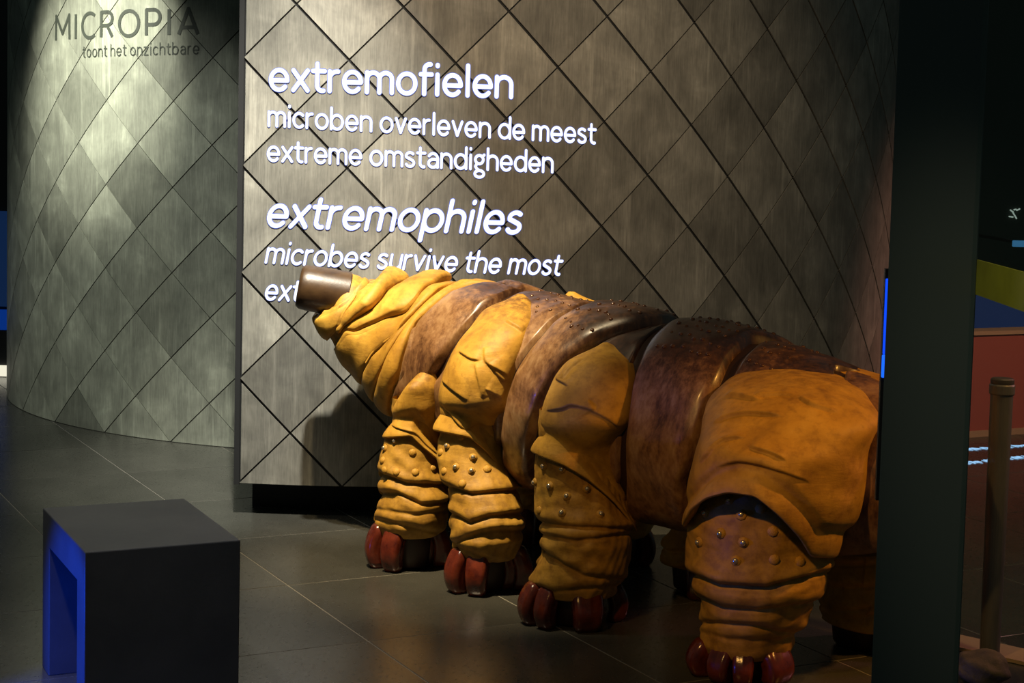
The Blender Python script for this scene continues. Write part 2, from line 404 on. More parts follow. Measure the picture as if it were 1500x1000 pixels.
def hide_brown():
    m = NT('varnished_brown_leather'); co = m.coord('Object')
    a = m.noise(co, 4, 7, .68, .6); b = m.noise(m.coord('Object', (1, 1, .35)), 42, 5, .72); f = m.noise(co, 150, 3, .6)
    k = m.math('ADD', m.math('MULTIPLY', a, .60), m.math('MULTIPLY', b, .40))
    at_ = m.n('ShaderNodeAttribute', attribute_name='dorsal').outputs['Fac']
    k2 = m.math('SUBTRACT', k, m.math('MULTIPLY', at_, .15))
    col = m.ramp(k2, [(.30, (.022, .008, .003)), (.40, (.070, .028, .010)), (.49, (.19, .092, .036)), (.60, (.31, .185, .088))])
    m.b.inputs['Coat Weight'].default_value = .35; m.b.inputs['Coat Roughness'].default_value = .18
    return m.out(Base_Color=col, Roughness=m.math('MULTIPLY_ADD', b, .3, .25), Specular_IOR_Level=.5, Normal=m.bump(m.math('ADD', m.math('MULTIPLY', b, .5), m.math('MULTIPLY', f, .2)), .2, .005))
M['ochre'] = hide_yellow(); M['brown'] = hide_brown()
M['stud_dark'] = plain('dark_brown_stud', (.07, .028, .012), .2)
M['seam'] = plain('dark_seam_leather', (.022, .008, .004), .5)
M['claw'] = (lambda m: m.out(Base_Color=m.ramp(m.noise(m.coord('Object'), 22, 5, .6), [(.3, (.045, .006, .003)), (.7, (.14, .024, .009))]), Roughness=.22, Specular_IOR_Level=.7, Normal=m.bump(m.noise(m.coord('Object'), 30, 4), .3, .006)))(NT('dark_red_gloss'))
M['stud'] = plain('worn_metal_stud', (.70, .58, .40), .18, .8)
M['snout'] = (lambda m: m.out(Base_Color=m.ramp(m.noise(m.coord('Object', (1, 1, 1)), 14, 5, .6), [(.3, (.022, .010, .004)), (.7, (.065, .034, .012))]), Roughness=.38, Normal=m.bump(m.noise(m.coord('Object'), 90, 3), .12, .003)))(NT('dark_brown_snout_leather'))

# ---- axis and girth of the body, tail -> snout : x, y, z, half width, half height
AX = np.array([
    (1.235, 4.70, .60, .03, .03), (1.215, 4.73, .60, .10, .12), (1.17, 4.79, .598, .17, .19), (1.07, 4.91, .592, .24, .246), (.90, 5.12, .616, .295, .284), (.67, 5.37, .631, .31, .31),
    (.44, 5.61, .639, .31, .321), (.14, 5.99, .668, .305, .324), (-.12, 6.26, .699, .295, .305), (-.331, 6.39, .751, .270, .270),
    (-.447, 6.425, .803, .220, .220), (-.544, 6.435, .854, .174, .172), (-.624, 6.435, .905, .134, .132), (-.659, 6.43, .954, .100, .098), (-.684, 6.426, .964, .060, .060)])
def catmull(P, n=400):
    d = np.r_[0, np.cumsum(np.linalg.norm(np.diff(P[:, :3], axis=0), axis=1) ** .5)]; d /= d[-1]
    m = np.gradient(P, d, axis=0); t = np.linspace(0, 1, n); i = np.clip(np.searchsorted(d, t, side='right') - 1, 0, len(d) - 2)
    h = (d[i + 1] - d[i])[:, None]; u = ((t - d[i])[:, None]) / h
    return (2 * u**3 - 3 * u**2 + 1) * P[i] + (u**3 - 2 * u**2 + u) * h * m[i] + (-2 * u**3 + 3 * u**2) * P[i + 1] + (u**3 - u**2) * h * m[i + 1]
AXD = catmull(AX)
_arc = np.r_[0, np.cumsum(np.linalg.norm(np.diff(AXD[:, :3], axis=0), axis=1))]; ALEN = _arc[-1]; _sn = _arc / ALEN
def ax_at(s): return np.stack([np.interp(s, _sn, AXD[:, k]) for k in range(5)], -1)
_T = np.gradient(AXD[:, :3], _arc, axis=0)
for _ in range(12): _T[1:-1] = (_T[:-2] + _T[1:-1] * 2 + _T[2:]) / 4
def body(s, phi, off=0.0):
    s = np.asarray(s, float); phi = np.asarray(phi, float); a = ax_at(s)
    T = np.stack([np.interp(s, _sn, _T[:, k]) for k in range(3)], -1); T /= np.linalg.norm(T, axis=-1, keepdims=True)
    B = np.stack([-T[..., 1], T[..., 0], np.zeros_like(s)], -1); B /= np.linalg.norm(B, axis=-1, keepdims=True)
    N = np.cross(T, B); N *= np.sign(N[..., 2:3])
    off = np.asarray(off, float)
    return a[..., :3] + ((a[..., 3] + off) * np.sin(phi))[..., None] * B + ((a[..., 4] + off) * np.cos(phi))[..., None] * N
def normals(P, closed=False):
    """normals of a (nv,nu,3) grid"""
    du = (np.roll(P, -1, 1) - np.roll(P, 1, 1)) if closed else np.gradient(P, axis=1); dv = np.gradient(P, axis=0)
    n = np.cross(du, dv); return n / np.maximum(np.linalg.norm(n, axis=-1, keepdims=True), 1e-9)
# lookup grid for reading positions off the photograph
_gs = np.linspace(.01, .985, 420); _gp = np.radians(np.linspace(-60, 165, 300))
_GS, _GP = np.meshgrid(_gs, _gp, indexing='ij'); _GPos = body(_GS, _GP, .02); _gn = normals(_GPos)
_ctr = ax_at(_GS)[..., :3]; _gn *= np.sign(np.sum(_gn * (_GPos - _ctr), -1, keepdims=True))
_gpx, _gd = proj(_GPos); _front = np.sum(_gn * (_GPos - np.array([0, 0, EYE])), -1) < 0
def body_uv(pts):
    R_ = []
    for x, y in pts:
        e = np.hypot(_gpx[..., 0] - x, _gpx[..., 1] - y) + (~_front) * 1e3 + (_gd - 5) * .8
        k = np.unravel_index(np.argmin(e), e.shape); R_.append((_gs[k[0]], _gp[k[1]]))
    return np.array(R_)
def seg_dist(P, Nn, poly):
    """signed distance of points to a polyline lying on the surface, plus position along it"""
    best = np.full(len(P), 9.0); sg = np.zeros(len(P)); al = np.zeros(len(P)); L = np.r_[0, np.cumsum(np.linalg.norm(np.diff(poly, axis=0), axis=1))]
    for k in range(len(poly) - 1):
        a, b = poly[k], poly[k + 1]; d = b - a; q = d @ d
        if q < 1e-10: continue
        t = np.clip((P - a) @ d / q, 0, 1); c = a + t[:, None] * d; r = P - c; dist = np.linalg.norm(r, axis=1)
        s_ = np.sign(np.sum(np.cross(d, Nn) * r, 1)); m = dist < best
        best[m] = dist[m]; sg[m] = s_[m]; al[m] = (L[k] + t[m] * (L[k + 1] - L[k])) / L[-1]
    return best, sg, al
def lip(P, Nn, poly, A, W, side=1):
    d, s_, u = seg_dist(P, Nn, poly); s_ = s_ * side
    fade = np.clip(np.minimum(u, 1 - u) * 6, 0, 1) ** .6
    sg_ = .5 * (1 + np.tanh(s_ * d / .0035)); return A * fade * (sg_ * np.exp(-d / W) - .5 * (1 - sg_) * np.exp(-d / (.35 * W)))
def smooth_noise(P, freq, seed):
    r = np.random.default_rng(seed); out = np.zeros(P.shape[:-1])
    for k in range(7):
        v = r.normal(size=3) * freq; out += np.sin(P @ v + r.uniform(0, 6.28)) / 7 ** .5
    return out
def attr(o, name, vals):
    a = o.data.attributes.new(name, 'FLOAT', 'POINT'); a.data.foreach_set('value', np.asarray(vals, np.float32).ravel())

bear = empty('water_bear_model', (.42, 5.45, 0)); tag(bear, 'giant ochre and brown leathery water bear sculpture standing on stubby clawed legs', 'sculpture')

# ---- body core: one continuous skin from tail to head
NS, NP = 260, 200
ss = np.linspace(0, 1, NS); ph = np.linspace(0, 2 * np.pi, NP, endpoint=False)
GS, GP = np.meshgrid(ss, ph, indexing='ij'); P = body(GS, GP); nrm = normals(P, True)
nrm *= np.sign(np.sum(nrm * (P - ax_at(GS)[..., :3]), -1, keepdims=True))
S_NECK = body_uv([(600, 520)])[0][0]
Pf, Nf = P.reshape(-1, 3), nrm.reshape(-1, 3); disp = np.zeros(len(Pf))
hd = np.clip((GS.ravel() - S_NECK + .02) / .04, 0, 1)
def bpoly(pts, off=0.0):
    q = body_uv(pts); n = 5
    q = np.concatenate([np.linspace(q[k], q[k + 1], n, endpoint=False) for k in range(len(q) - 1)] + [q[-1:]]); return body(q[:, 0], q[:, 1], off)
disp += .006 * smooth_noise(Pf, 16, 3) * hd + .003 * smooth_noise(Pf, 45, 4) * hd
Pc = Pf + Nf * disp[:, None]
V = list(Pc) + [AXD[0, :3], AXD[-1, :3]]
F = grid_faces(NP, NS, True) + [(k, len(Pc), (k + 1) % NP) for k in range(NP)] + [((NS - 1) * NP + k, (NS - 1) * NP + (k + 1) % NP, len(Pc) + 1) for k in range(NP)]
core = mesh('body', V, F, None, bear, True)
core.data.materials.append(M['seam']); core.data.materials.append(M['ochre'])
fs = np.repeat((ss[:-1] + ss[1:]) / 2, NP); mi = np.r_[(fs > S_NECK - .012).astype(int), np.zeros(NP, int), np.ones(NP, int)]
core.data.polygons.foreach_set('material_index', mi.astype(np.int32))
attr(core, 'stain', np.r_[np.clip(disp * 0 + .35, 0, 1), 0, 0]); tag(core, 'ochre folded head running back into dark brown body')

# ---- leather plates over the back: (front edge, rear edge) read as curves s(phi)
def seam(pts, top=None, bot=None):
    q = body_uv(pts); o = np.argsort(q[:, 1]); q = q[o]
    return q
SEAM = dict(
    fa=seam([(550, 395), (535, 406), (524, 426), (510, 452), (497, 478)]),
    fb=seam([(608, 402), (588, 413), (568, 425), (557, 440), (546, 451), (521, 467), (500, 481)]),
    fc=seam([(642, 413), (622, 424), (610, 440), (595, 456), (562, 466), (539, 477), (518, 487), (504, 484)]),
    fd=seam([(655, 415), (632, 432), (608, 455), (587, 478), (565, 500), (545, 520), (530, 545), (522, 570)]),
    collar_f=seam([(690, 408), (655, 418), (627, 436), (600, 465), (572, 510), (555, 550), (545, 585), (541, 600)]),
    collar=seam([(735, 421), (693, 417), (653, 430), (627, 449), (605, 473), (592, 510), (584, 547), (573, 577), (569, 606)]),
    p1=seam([(757, 425), (733, 438), (707, 457), (688, 475), (669, 499), (653, 526), (637, 550), (619, 571), (595, 600)]),
    s2=seam([(875, 440), (850, 450), (820, 463), (791, 492), (767, 521), (751, 551), (740, 583), (735, 620), (735, 650), (740, 690), (756, 722)]),
    p3=seam([(978, 468), (940, 476), (900, 489), (860, 513), (828, 537), (812, 561), (799, 593), (788, 625), (783, 660), (785, 700)]),
    s3=seam([(985, 470), (967, 478), (948, 495), (935, 516), (924, 545), (917, 593), (913, 647), (912, 700), (922, 760)]),
    s4=seam([(1120, 494), (1093, 509), (1076, 526), (1065, 545), (1054, 570), (1040, 598), (1029, 632), (1018, 674), (1006, 716)]),
    s5=seam([(1222, 527), (1232, 548)]))
def s_of(name, phi):
    q = SEAM[name]; return np.interp(np.abs(phi), q[:, 1], q[:, 0])
def plate(front, rear, bulge, label, mat='brown', base=.004, phm=150, name='armour_plate', nu=44, nv=190, seed=1, dors=.95, pw=4, dents=.004, s_front=None, s_rear=None, grooves=(), gap=.0):
    phi = np.radians(np.linspace(-phm, phm, nv)); u = np.linspace(0, 1, nu)
    sf = s_of(front, phi) if front else np.full(nv, s_front); sr = s_of(rear, phi) if rear else np.full(nv, s_rear)
    # smooth the edge curves
    for _ in range(6):
        for a in (sf, sr): a[1:-1] = (a[:-2] + 2 * a[1:-1] + a[2:]) / 4
    sf = sf - gap; sr = sr + gap; mid_ = (sf + sr) / 2; sf = np.maximum(sf, mid_ + .002); sr = np.minimum(sr, mid_ - .002)
    S_ = sr[:, None] + (sf - sr)[:, None] * u[None]; PH = np.repeat(phi[:, None], nu, 1)
    wd = np.clip((sf - sr) * ALEN / .12, .12, 1)[:, None]
    off = base + bulge * wd * np.sqrt(np.clip(1 - np.abs(2 * u[None] - 1) ** pw, 0, 1)) * np.clip((np.radians(phm) - np.abs(PH)) * 8, 0, 1) ** .5
    off[:, 0] -= .022; off[:, -1] -= .022
    P = body(S_, PH, off); Pf = P.reshape(-1, 3)
    inner = (np.abs(2 * u - 1) < .9)[None]
    dn = (dents * smooth_noise(P, 9, seed) + dents * .5 * smooth_noise(P, 26, seed + 9)) * inner
    nn = normals(P); nn *= np.sign(np.sum(nn * (P - ax_at(S_)[..., :3]), -1, keepdims=True)); P = P + nn * dn[..., None]
    for pts, A, W, sd in grooves:
        P = P + (nn.reshape(-1, 3) * lip(P.reshape(-1, 3), nn.reshape(-1, 3), bpoly(pts, .02), A, W, sd)[:, None]).reshape(P.shape)
    o = mesh(name, P.reshape(-1, 3), grid_faces(nu, nv), M[mat], bear, True)
    d = np.clip(1 - (np.abs(PH) - .35) / .75, 0, 1) * dors
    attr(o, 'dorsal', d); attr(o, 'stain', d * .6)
    tag(o, label); return o, P, nn
plate(None, 'fa', .048, 'ochre fold around the snout', 'ochre', name='head_fold', nu=34, seed=31, dors=.6, pw=2.6, dents=.006, phm=172, s_front=.985)
plate('fa', 'fb', .062, 'bright ochre cheek fold', 'ochre', name='head_fold', nu=34, seed=32, dors=.6, pw=2.4, dents=.007, phm=125)
plate('fb', 'fc', .056, 'ochre fold behind the cheek', 'ochre', name='head_fold', nu=34, seed=33, dors=.3, pw=2.4, dents=.007, phm=125)
plate('fc', 'fd', .024, 'brownish ochre chin and neck fold', 'ochre', name='head_fold', nu=40, seed=34, dors=.2, pw=4, dents=.006, phm=172)
plate('fd', 'collar_f', .028, 'ochre neck fold in front of the collar', 'ochre', name='head_fold', nu=24, seed=35, dors=.1, pw=2.6, dents=.006, phm=172)
plate('collar_f', 'collar', .034, 'ochre rolled collar behind the head', 'ochre', name='neck_collar', nu=26, seed=2, dors=.2, pw=3, dents=.003)
PL = {}
PL[1] = plate('collar', 'p1', .030, 'glossy brown plate just behind the collar', seed=3, dors=.55, dents=.006, grooves=[([(612, 470), (606, 510), (598, 545), (590, 562)], .010, .03, 1)], gap=.0068, base=.010)
PL[2] = plate('p1', 's2', .016, 'brown plate above the second leg', seed=4, dors=.7, gap=.0068, base=.010)
PL[3] = plate('s2', 'p3', .040, 'tan brown band studded on top', seed=5, dors=.9, gap=.0068, base=.010)
PL[4] = plate('p3', 's3', .010, 'dark brown strip above the third leg', seed=6, dors=1.2, gap=.0068, base=.010)
PL[5] = plate('s3', 's4', .036, 'broad dark brown plate with studded top', seed=7, dors=1.0, dents=.006, gap=.0068, base=.010)
PL[6] = plate('s4', 's5', .016, 'dark brown plate above the hind leg', seed=8, dors=1.1, gap=.0068, base=.010)
PL[7] = plate('s5', None, .016, 'ochre brown rear plate', seed=9, dors=.3, s_rear=.012, mat='brown', gap=.0068, base=.010)
# small studs on the tops of the plates
bm = bmesh.new(); bmesh.ops.create_uvsphere(bm, u_segments=8, v_segments=6, radius=1)
STUD = bpy.data.meshes.new('stud'); bm.to_mesh(STUD); bm.free(); STUD.materials.append(M['stud']); STUD.polygons.foreach_set('use_smooth', [True] * len(STUD.polygons))
STUDB = STUD.copy(); STUDB.materials.clear(); STUDB.materials.append(M['stud_dark'])
STUDO = STUD.copy(); STUDO.materials.clear(); STUDO.materials.append(M['ochre'])
def world_loc(o):
    v = Vector((0, 0, 0)); p = o
    while p is not None: v += p.location; p = p.parent
    return v
def put_stud(parent, p, n, r, me, flat=.7):
    o = bpy.data.objects.new('stud', me); C.objects.link(o); o.parent = parent
    # all ancestors only translate, so local = world - sum of ancestor offsets
    o.location = Vector(p) - world_loc(parent); o.rotation_euler = Vector(n).to_track_quat('Z', 'Y').to_euler(); o.scale = (r, r, r * flat)
def stud_field(k, u0, u1, p0, p1, nrow, ncol, r, seed):
    o, P, nn = PL[k]; rs = np.random.default_rng(seed); nv, nu = P.shape[:2]; phm = 150
    for a in range(nrow):
        for b in range(ncol):
            u = u0 + (u1 - u0) * (b + .5 * (a % 2) + rs.uniform(-.2, .2)) / ncol; phd = p0 + (p1 - p0) * (a + rs.uniform(-.2, .2)) / max(1, nrow - 1)
            i = int(np.clip(u, .06, .94) * (nu - 1)); j = int((phd + phm) / (2 * phm) * (nv - 1))
            put_stud(o, P[j, i], nn[j, i], r * rs.uniform(.6, 1.0), STUDB, .7)
stud_field(2, .12, .85, -14, 28, 4, 6, .0075, 1); stud_field(3, .12, .85, -16, 36, 5, 6, .009, 2); stud_field(5, .14, .85, -16, 38, 6, 7, .009, 3); stud_field(6, .5, .95, -10, 45, 5, 4, .008, 4)

# ---- snout
sb, st = at(510, 432, 6.42), at(437, 419, 6.40); sd = (st - sb); sL = np.linalg.norm(sd); sd /= sL
prof = [(0, .090), (.25, .089), (.55, .088), (.80, .087), (.93, .084), (.985, .077), (1.0, .068), (.985, .060), (.90, .055), (.6, .05)]
qx = Vector(sd).to_track_quat('Z', 'Y'); V = []; n = 48
for t, r in prof:
    for k in range(n):
        a = 2 * math.pi * k / n; v = qx @ Vector((r * math.cos(a) * 1.0, r * math.sin(a), 0)); V.append(sb + sd * sL * t + np.array(v))
F = grid_faces(n, len(prof), True) + [tuple((len(prof) - 1) * n + k for k in range(n))]
sn = mesh('snout', V, F, M['snout'], bear, True); tag(sn, 'dark brown tubular snout pointing left')

# ---- legs
def smooth_tab(z, cols, n=260, it=70):
    o = np.argsort(z); z = np.asarray(z)[o]; cols = np.asarray(cols)[o]; zz = np.linspace(z[0], z[-1], n)
    Y = np.stack([np.interp(zz, z, cols[:, k]) for k in range(cols.shape[1])], -1)
    for _ in range(it): Y[1:-1] = (Y[:-2] + 2 * Y[1:-1] + Y[2:]) / 4
    return zz, Y
def make_leg(spec):
    s_i = spec['s']; a = ax_at(np.array(s_i)); A0 = a[:2]; w0, h0, zc = a[3], a[4], a[2]
    T = np.array([np.interp(s_i, _sn, _T[:, k]) for k in range(3)])[:2]; T /= np.linalg.norm(T)
    t = -T; nrm_ = np.array([-T[1], T[0]]); o_leg = spec.get('o', .30)
    if spec.get('turn'):
        c, s_ = math.cos(spec['turn']), math.sin(spec['turn']); t = np.array([c * t[0] - s_ * t[1], s_ * t[0] + c * t[1]]); nrm_ = np.array([c * nrm_[0] - s_ * nrm_[1], s_ * nrm_[0] + c * nrm_[1]])
    def on_line(x, y, off):
        d = ray(x, y)[:2]; b = A0 + off * nrm_; M_ = np.array([[d[0], -t[0]], [d[1], -t[1]]]); k = np.linalg.solve(M_, b); return d * k[0], k[0]
    def sil(y, xl, xr, off):
        c, Y = on_line((xl + xr) / 2, y, off); r = (xr - xl) / 2 * Y / FPX * np.cos(math.atan2(c[0], c[1]))
        return at((xl + xr) / 2, y, Y)[2], c, r
    zs, cols = [], []
    nC = len(spec['c'])
    for k, (y, xl, xr) in enumerate(spec['c']):
        q = (k + .22) / (nC + .22); B = spec['B'] * math.sqrt(1 - (1 - q) ** 2); z = zc
        for _ in range(8):
            wf = (w0 + .026) * math.sqrt(max(.02, 1 - ((z - zc) / (h0 + .030)) ** 2)) - .004; Pr, Y = on_line(xr, y, wf); z = at(xr, y, Y)[2]
        dl = ray(xl, y)[:2]; m_ = np.array([-dl[1], dl[0]]); m_ /= np.linalg.norm(m_)
        kk = Pr @ m_; tm = t @ m_; nm = nrm_ @ m_; B = min(B, .85 * abs(kk / nm)); A = (kk ** 2 - (B * nm) ** 2) / (2 * tm * kk); A = max(A, .02)
        cc = Pr - A * t; zs.append(z); cols.append((cc[0], cc[1], A, B))
    for (y, xl, xr) in spec['s_rows']:
        z, c, r = sil(y, xl, xr, o_leg); zs.append(z); cols.append((c[0], c[1], r, r))
    z_, (cx_, cy_, A_, B_) = zs[0], cols[0]
    for dz_, ka, kb in ((.010, .86, .80), (.017, .60, .55), (.021, .30, .25)): zs.append(z_ + dz_); cols.append((cx_, cy_, A_ * ka, B_ * kb))
    zz, Y = smooth_tab(zs, cols); ztop = zz[-1]
    NT_, NV = 240, 250; th = np.linspace(0, 2 * np.pi, NT_, endpoint=False)
    def ring(z, th):
        c = [np.interp(z, zz, Y[:, k]) for k in range(4)]
        return np.stack([c[0] + c[2] * np.cos(th) * t[0] + c[3] * np.sin(th) * nrm_[0], c[1] + c[2] * np.cos(th) * t[1] + c[3] * np.sin(th) * nrm_[1], np.broadcast_to(z, np.shape(th)) * 1.0], -1)
    hem = np.array(spec['hem'], float); zh = np.full(NT_, at(0, hem[:, 1].mean(), cols[len(spec['c'])][1])[2])
    for _ in range(5):
        R_ = ring(zh, th); px, d = proj(R_); f = (px[:, 0] - px[:, 0].min()) / np.ptp(px[:, 0])
        zh = at(px[:, 0], np.interp(f, hem[:, 0], hem[:, 1]), R_[:, 1])[:, 2]
    for _ in range(4): zh = (np.roll(zh, 1) + 2 * zh + np.roll(zh, -1)) / 4
    zh = np.maximum(zh, zz[0] + .002)
    v = np.linspace(0, 1, NV) ** 1.15
    Z = zh[None] + (ztop - zh)[None] * v[:, None]; P = ring(Z, np.repeat(th[None], NV, 0))
    nn = normals(P, True); ctr = P.mean(1, keepdims=True); nn *= np.sign(np.sum(nn * (P - ctr), -1, keepdims=True))
    hgt = (Z - zh[None]); disp = spec.get('cuff', .016) * np.exp(-(hgt / .030) ** 2) - .012 * np.exp(-((hgt - .065) / .022) ** 2)
    disp = disp + .0045 * smooth_noise(P, 10, spec['seed']) + .002 * smooth_noise(P, 22, spec['seed'] + 5)
    Pf, Nf = P.reshape(-1, 3), nn.reshape(-1, 3)
    px, dep = proj(Pf); fr = np.sum(Nf * (Pf - np.array([0, 0, EYE])), 1) < 0
    def pick(x, y, Pq=None, pxq=None, depq=None, frq=None):
        e = np.hypot(pxq[:, 0] - x, pxq[:, 1] - y) + (~frq) * 1e3 + depq * 2; return np.argmin(e)
    dd = disp.ravel()
    for wr in spec['wr']:
        q = []
        for k in range(len(wr) - 1):
            for f_ in np.linspace(0, 1, 4, endpoint=False): q.append((wr[k][0] + f_ * (wr[k + 1][0] - wr[k][0]), wr[k][1] + f_ * (wr[k + 1][1] - wr[k][1])))
        q.append(wr[-1]); poly = np.array([Pf[pick(x, y, Pf, px, dep, fr)] for x, y in q])
        for _ in range(2): poly[1:-1] = (poly[:-2] + 2 * poly[1:-1] + poly[2:]) / 4
        dd = dd + lip(Pf, Nf, poly, spec.get('wa', .0075), .032, -1)
    P = (Pf + Nf * dd[:, None]).reshape(P.shape)
    # hem return: thickness turned inward
    cen = np.stack([np.interp(zh, zz, Y[:, 0]), np.interp(zh, zz, Y[:, 1]), zh], -1)
    r1 = cen + (P[0] - cen) * .975 + np.array([0, 0, -.005]); r2 = cen + (P[0] - cen) * .86 + np.array([0, 0, .02])
    G = np.concatenate([[r2], [r1], P]); nvt = G.shape[0]
    Vv = list(G.reshape(-1, 3)) + [G[-1].mean(0)]
    F = grid_faces(NT_, nvt, True) + [((nvt - 1) * NT_ + k, (nvt - 1) * NT_ + (k + 1) % NT_, nvt * NT_) for k in range(NT_)]
    leg = mesh('leg', Vv, F, M['ochre'], bear, True); tag(leg, spec['label'])
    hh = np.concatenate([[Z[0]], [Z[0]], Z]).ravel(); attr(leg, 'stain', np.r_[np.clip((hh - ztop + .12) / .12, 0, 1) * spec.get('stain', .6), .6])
    parts = [('leg', Vv, F)]
    # shin: studded knee pad and rolled folds
    zs2, c2 = [], []
    for (y, xl, xr) in spec['shin']:
        z, c, r = sil(y, xl, xr, o_leg); zs2.append(z); c2.append((c[0], c[1], r))
    zs2.append(max(zs2) + .10); c2.append(c2[0])
    cb0 = c2[0][1]; z2, Y2 = smooth_tab(zs2, c2, 200, 6); NV2 = 190
    Zs = np.linspace(z2[0], z2[-1], NV2); C2 = np.stack([np.interp(Zs, z2, Y2[:, k]) for k in range(3)], -1)
    TH = np.repeat(th[None], NV2, 0)
    P2 = np.stack([C2[:, 0:1] + C2[:, 2:3] * np.cos(TH), C2[:, 1:2] + C2[:, 2:3] * np.sin(TH), np.repeat(Zs[:, None], NT_, 1)], -1)
    n2 = np.stack([np.cos(TH), np.sin(TH), 0 * TH], -1)
    px2, d2 = proj(P2); xmin, xmax = px2[..., 0].min(1, keepdims=True), px2[..., 0].max(1, keepdims=True); f2 = (px2[..., 0] - xmin) / (xmax - xmin)
    dsp = .003 * smooth_noise(P2, 20, spec['seed'] + 2) + .002 * smooth_noise(P2, 60, spec['seed'] + 3)
    for ck, (cr, dep_) in enumerate(spec['cr']):
        cr = np.array(cr, float); yc = np.interp(f2, cr[:, 0], cr[:, 1])
        e = (yc - px2[..., 1]) * d2 / FPX     # >0 above the crease
        e = np.where(np.sin(TH) > 0, (yc.mean() - px2[..., 1]) * d2 / FPX - .01, e)
        dep_ = dep_ * .8; dsp = dsp - dep_ * np.exp(-(e / .008) ** 2) + dep_ * .6 * np.exp(-((e - .022) / .020) ** 2) - dep_ * .3 * np.exp(-((e + .014) / .012) ** 2)
    zp = at(0, spec['cr'][0][0][1][1] - (45 if spec['sr'] < .014 else 60), cb0)[2]
    dsp = dsp + spec.get('pad', .008) * np.exp(-((P2[..., 2] - zp) / .075) ** 2) * (np.sin(TH) < .3)
    dsp[0] -= .03; dsp[1] -= .012; dsp[2] -= .004
    P2 = P2 + n2 * dsp[..., None]
    Vs = list(P2.reshape(-1, 3)) + [P2[0].mean(0) + np.array([0, 0, .02])]
    Fs = [f[::-1] for f in grid_faces(NT_, NV2, True)] + [(k, (k + 1) % NT_, NV2 * NT_) for k in range(NT_)]
    shin = mesh('shin', Vs, Fs, M['ochre'], leg, True); attr(shin, 'stain', np.full(len(Vs), .25))
    parts.append(('shin', Vs, Fs))
    # studs on the knee pad
    px2, d2 = proj(P2); nn2 = normals(P2, True); nn2 *= np.sign(np.sum(nn2 * n2, -1, keepdims=True)); fr2 = (np.sum(nn2 * (P2 - np.array([0, 0, EYE])), -1) < 0).ravel()
    pf2, nf2, qf, qd = P2.reshape(-1, 3), nn2.reshape(-1, 3), px2.reshape(-1, 2), d2.ravel()
    for (x, y, kind) in spec['studs']:
        k = pick(x, y, pf2, qf, qd, fr2); r = spec['sr']
        put_stud(leg, pf2[k] - nf2[k] * .002, nf2[k], r * 1.3, STUDO, .62)
        if kind: put_stud(leg, pf2[k] + nf2[k] * r * .55, nf2[k], r * .70, STUD, .75)
    # claws
    zb = z2[0]; cb = Y2[0]
    for (x, wd, back) in spec['claws']:
        X = at(x, spec['shin'][-1][0], cb[1])[0]; dx = np.clip((X - cb[0]) / cb[2], -.97, .97); yy = cb[1] - math.sqrt(1 - dx * dx) * cb[2] * (.78 if not back else -.2)
        az = math.atan2(yy - cb[1], (X - cb[0]) * .9); wd = wd * .64 * cb[1] / FPX; top = zb + .05; V = []; nu_, nv_ = 30, 22
        for j in range(nv_):
            q = j / (nv_ - 1); z = top * q; k = (1 - .22 * (1 - q) ** 2) * math.sqrt(max(0, 1 - (max(0, (q - .70) / .30)) ** 3)) * (.80 + .20 * min(1, q / .10)); lean = .018 * math.sin(math.pi * min(1, q * 1.2)) + .012 * (1 - q)
            for i in range(nu_):
                a_ = 2 * math.pi * i / nu_; sq = (abs(math.cos(a_)) ** 4 + abs(math.sin(a_)) ** 4) ** -.25; gr = 1 - .07 * max(0, math.cos(9 * a_ + 2 * q)) * (.4 + .6 * q)
                lx = wd * k * math.cos(a_) * sq * gr; ly = .036 * k * math.sin(a_) * sq * gr
                V.append((X + math.cos(az) * lean + lx * -math.sin(az) + ly * math.cos(az), yy + math.sin(az) * lean + lx * math.cos(az) + ly * math.sin(az), z))
        Fc = grid_faces(nu_, nv_, True) + [tuple(range(nu_))[::-1]]
        mesh('claw', V, Fc, M['claw'], leg, True); parts.append(('claw', V, Fc))
    V = [(cb[0] + cb[2] * r_ * math.cos(2 * math.pi * k / 24), cb[1] + cb[2] * r_ * math.sin(2 * math.pi * k / 24), z) for r_, z in ((.55, .002), (.66, .012), (.72, zb), (.72, zb + .05)) for k in range(24)]
    Fp = grid_faces(24, 4, True) + [tuple(range(24))[::-1]]
    mesh('foot_pad', V, Fp, M['seam'], leg, True); parts.append(('foot_pad', V, Fp))
    # the matching leg on the far side of the body
    if spec.get('mirror', True):
        far = None
        for nm_, V_, F_ in parts:
            V_ = np.array(V_); d_ = (V_[:, :2] - A0) @ nrm_; V_[:, :2] -= (spec.get('mir', 2.0) * d_)[:, None] * nrm_
            o = mesh(nm_, V_, [tuple(f)[::-1] for f in F_], {'claw': M['claw'], 'foot_pad': M['seam']}.get(nm_, M['ochre']), bear if far is None else far, True)
            if far is None: far = o; tag(o, spec['far'])
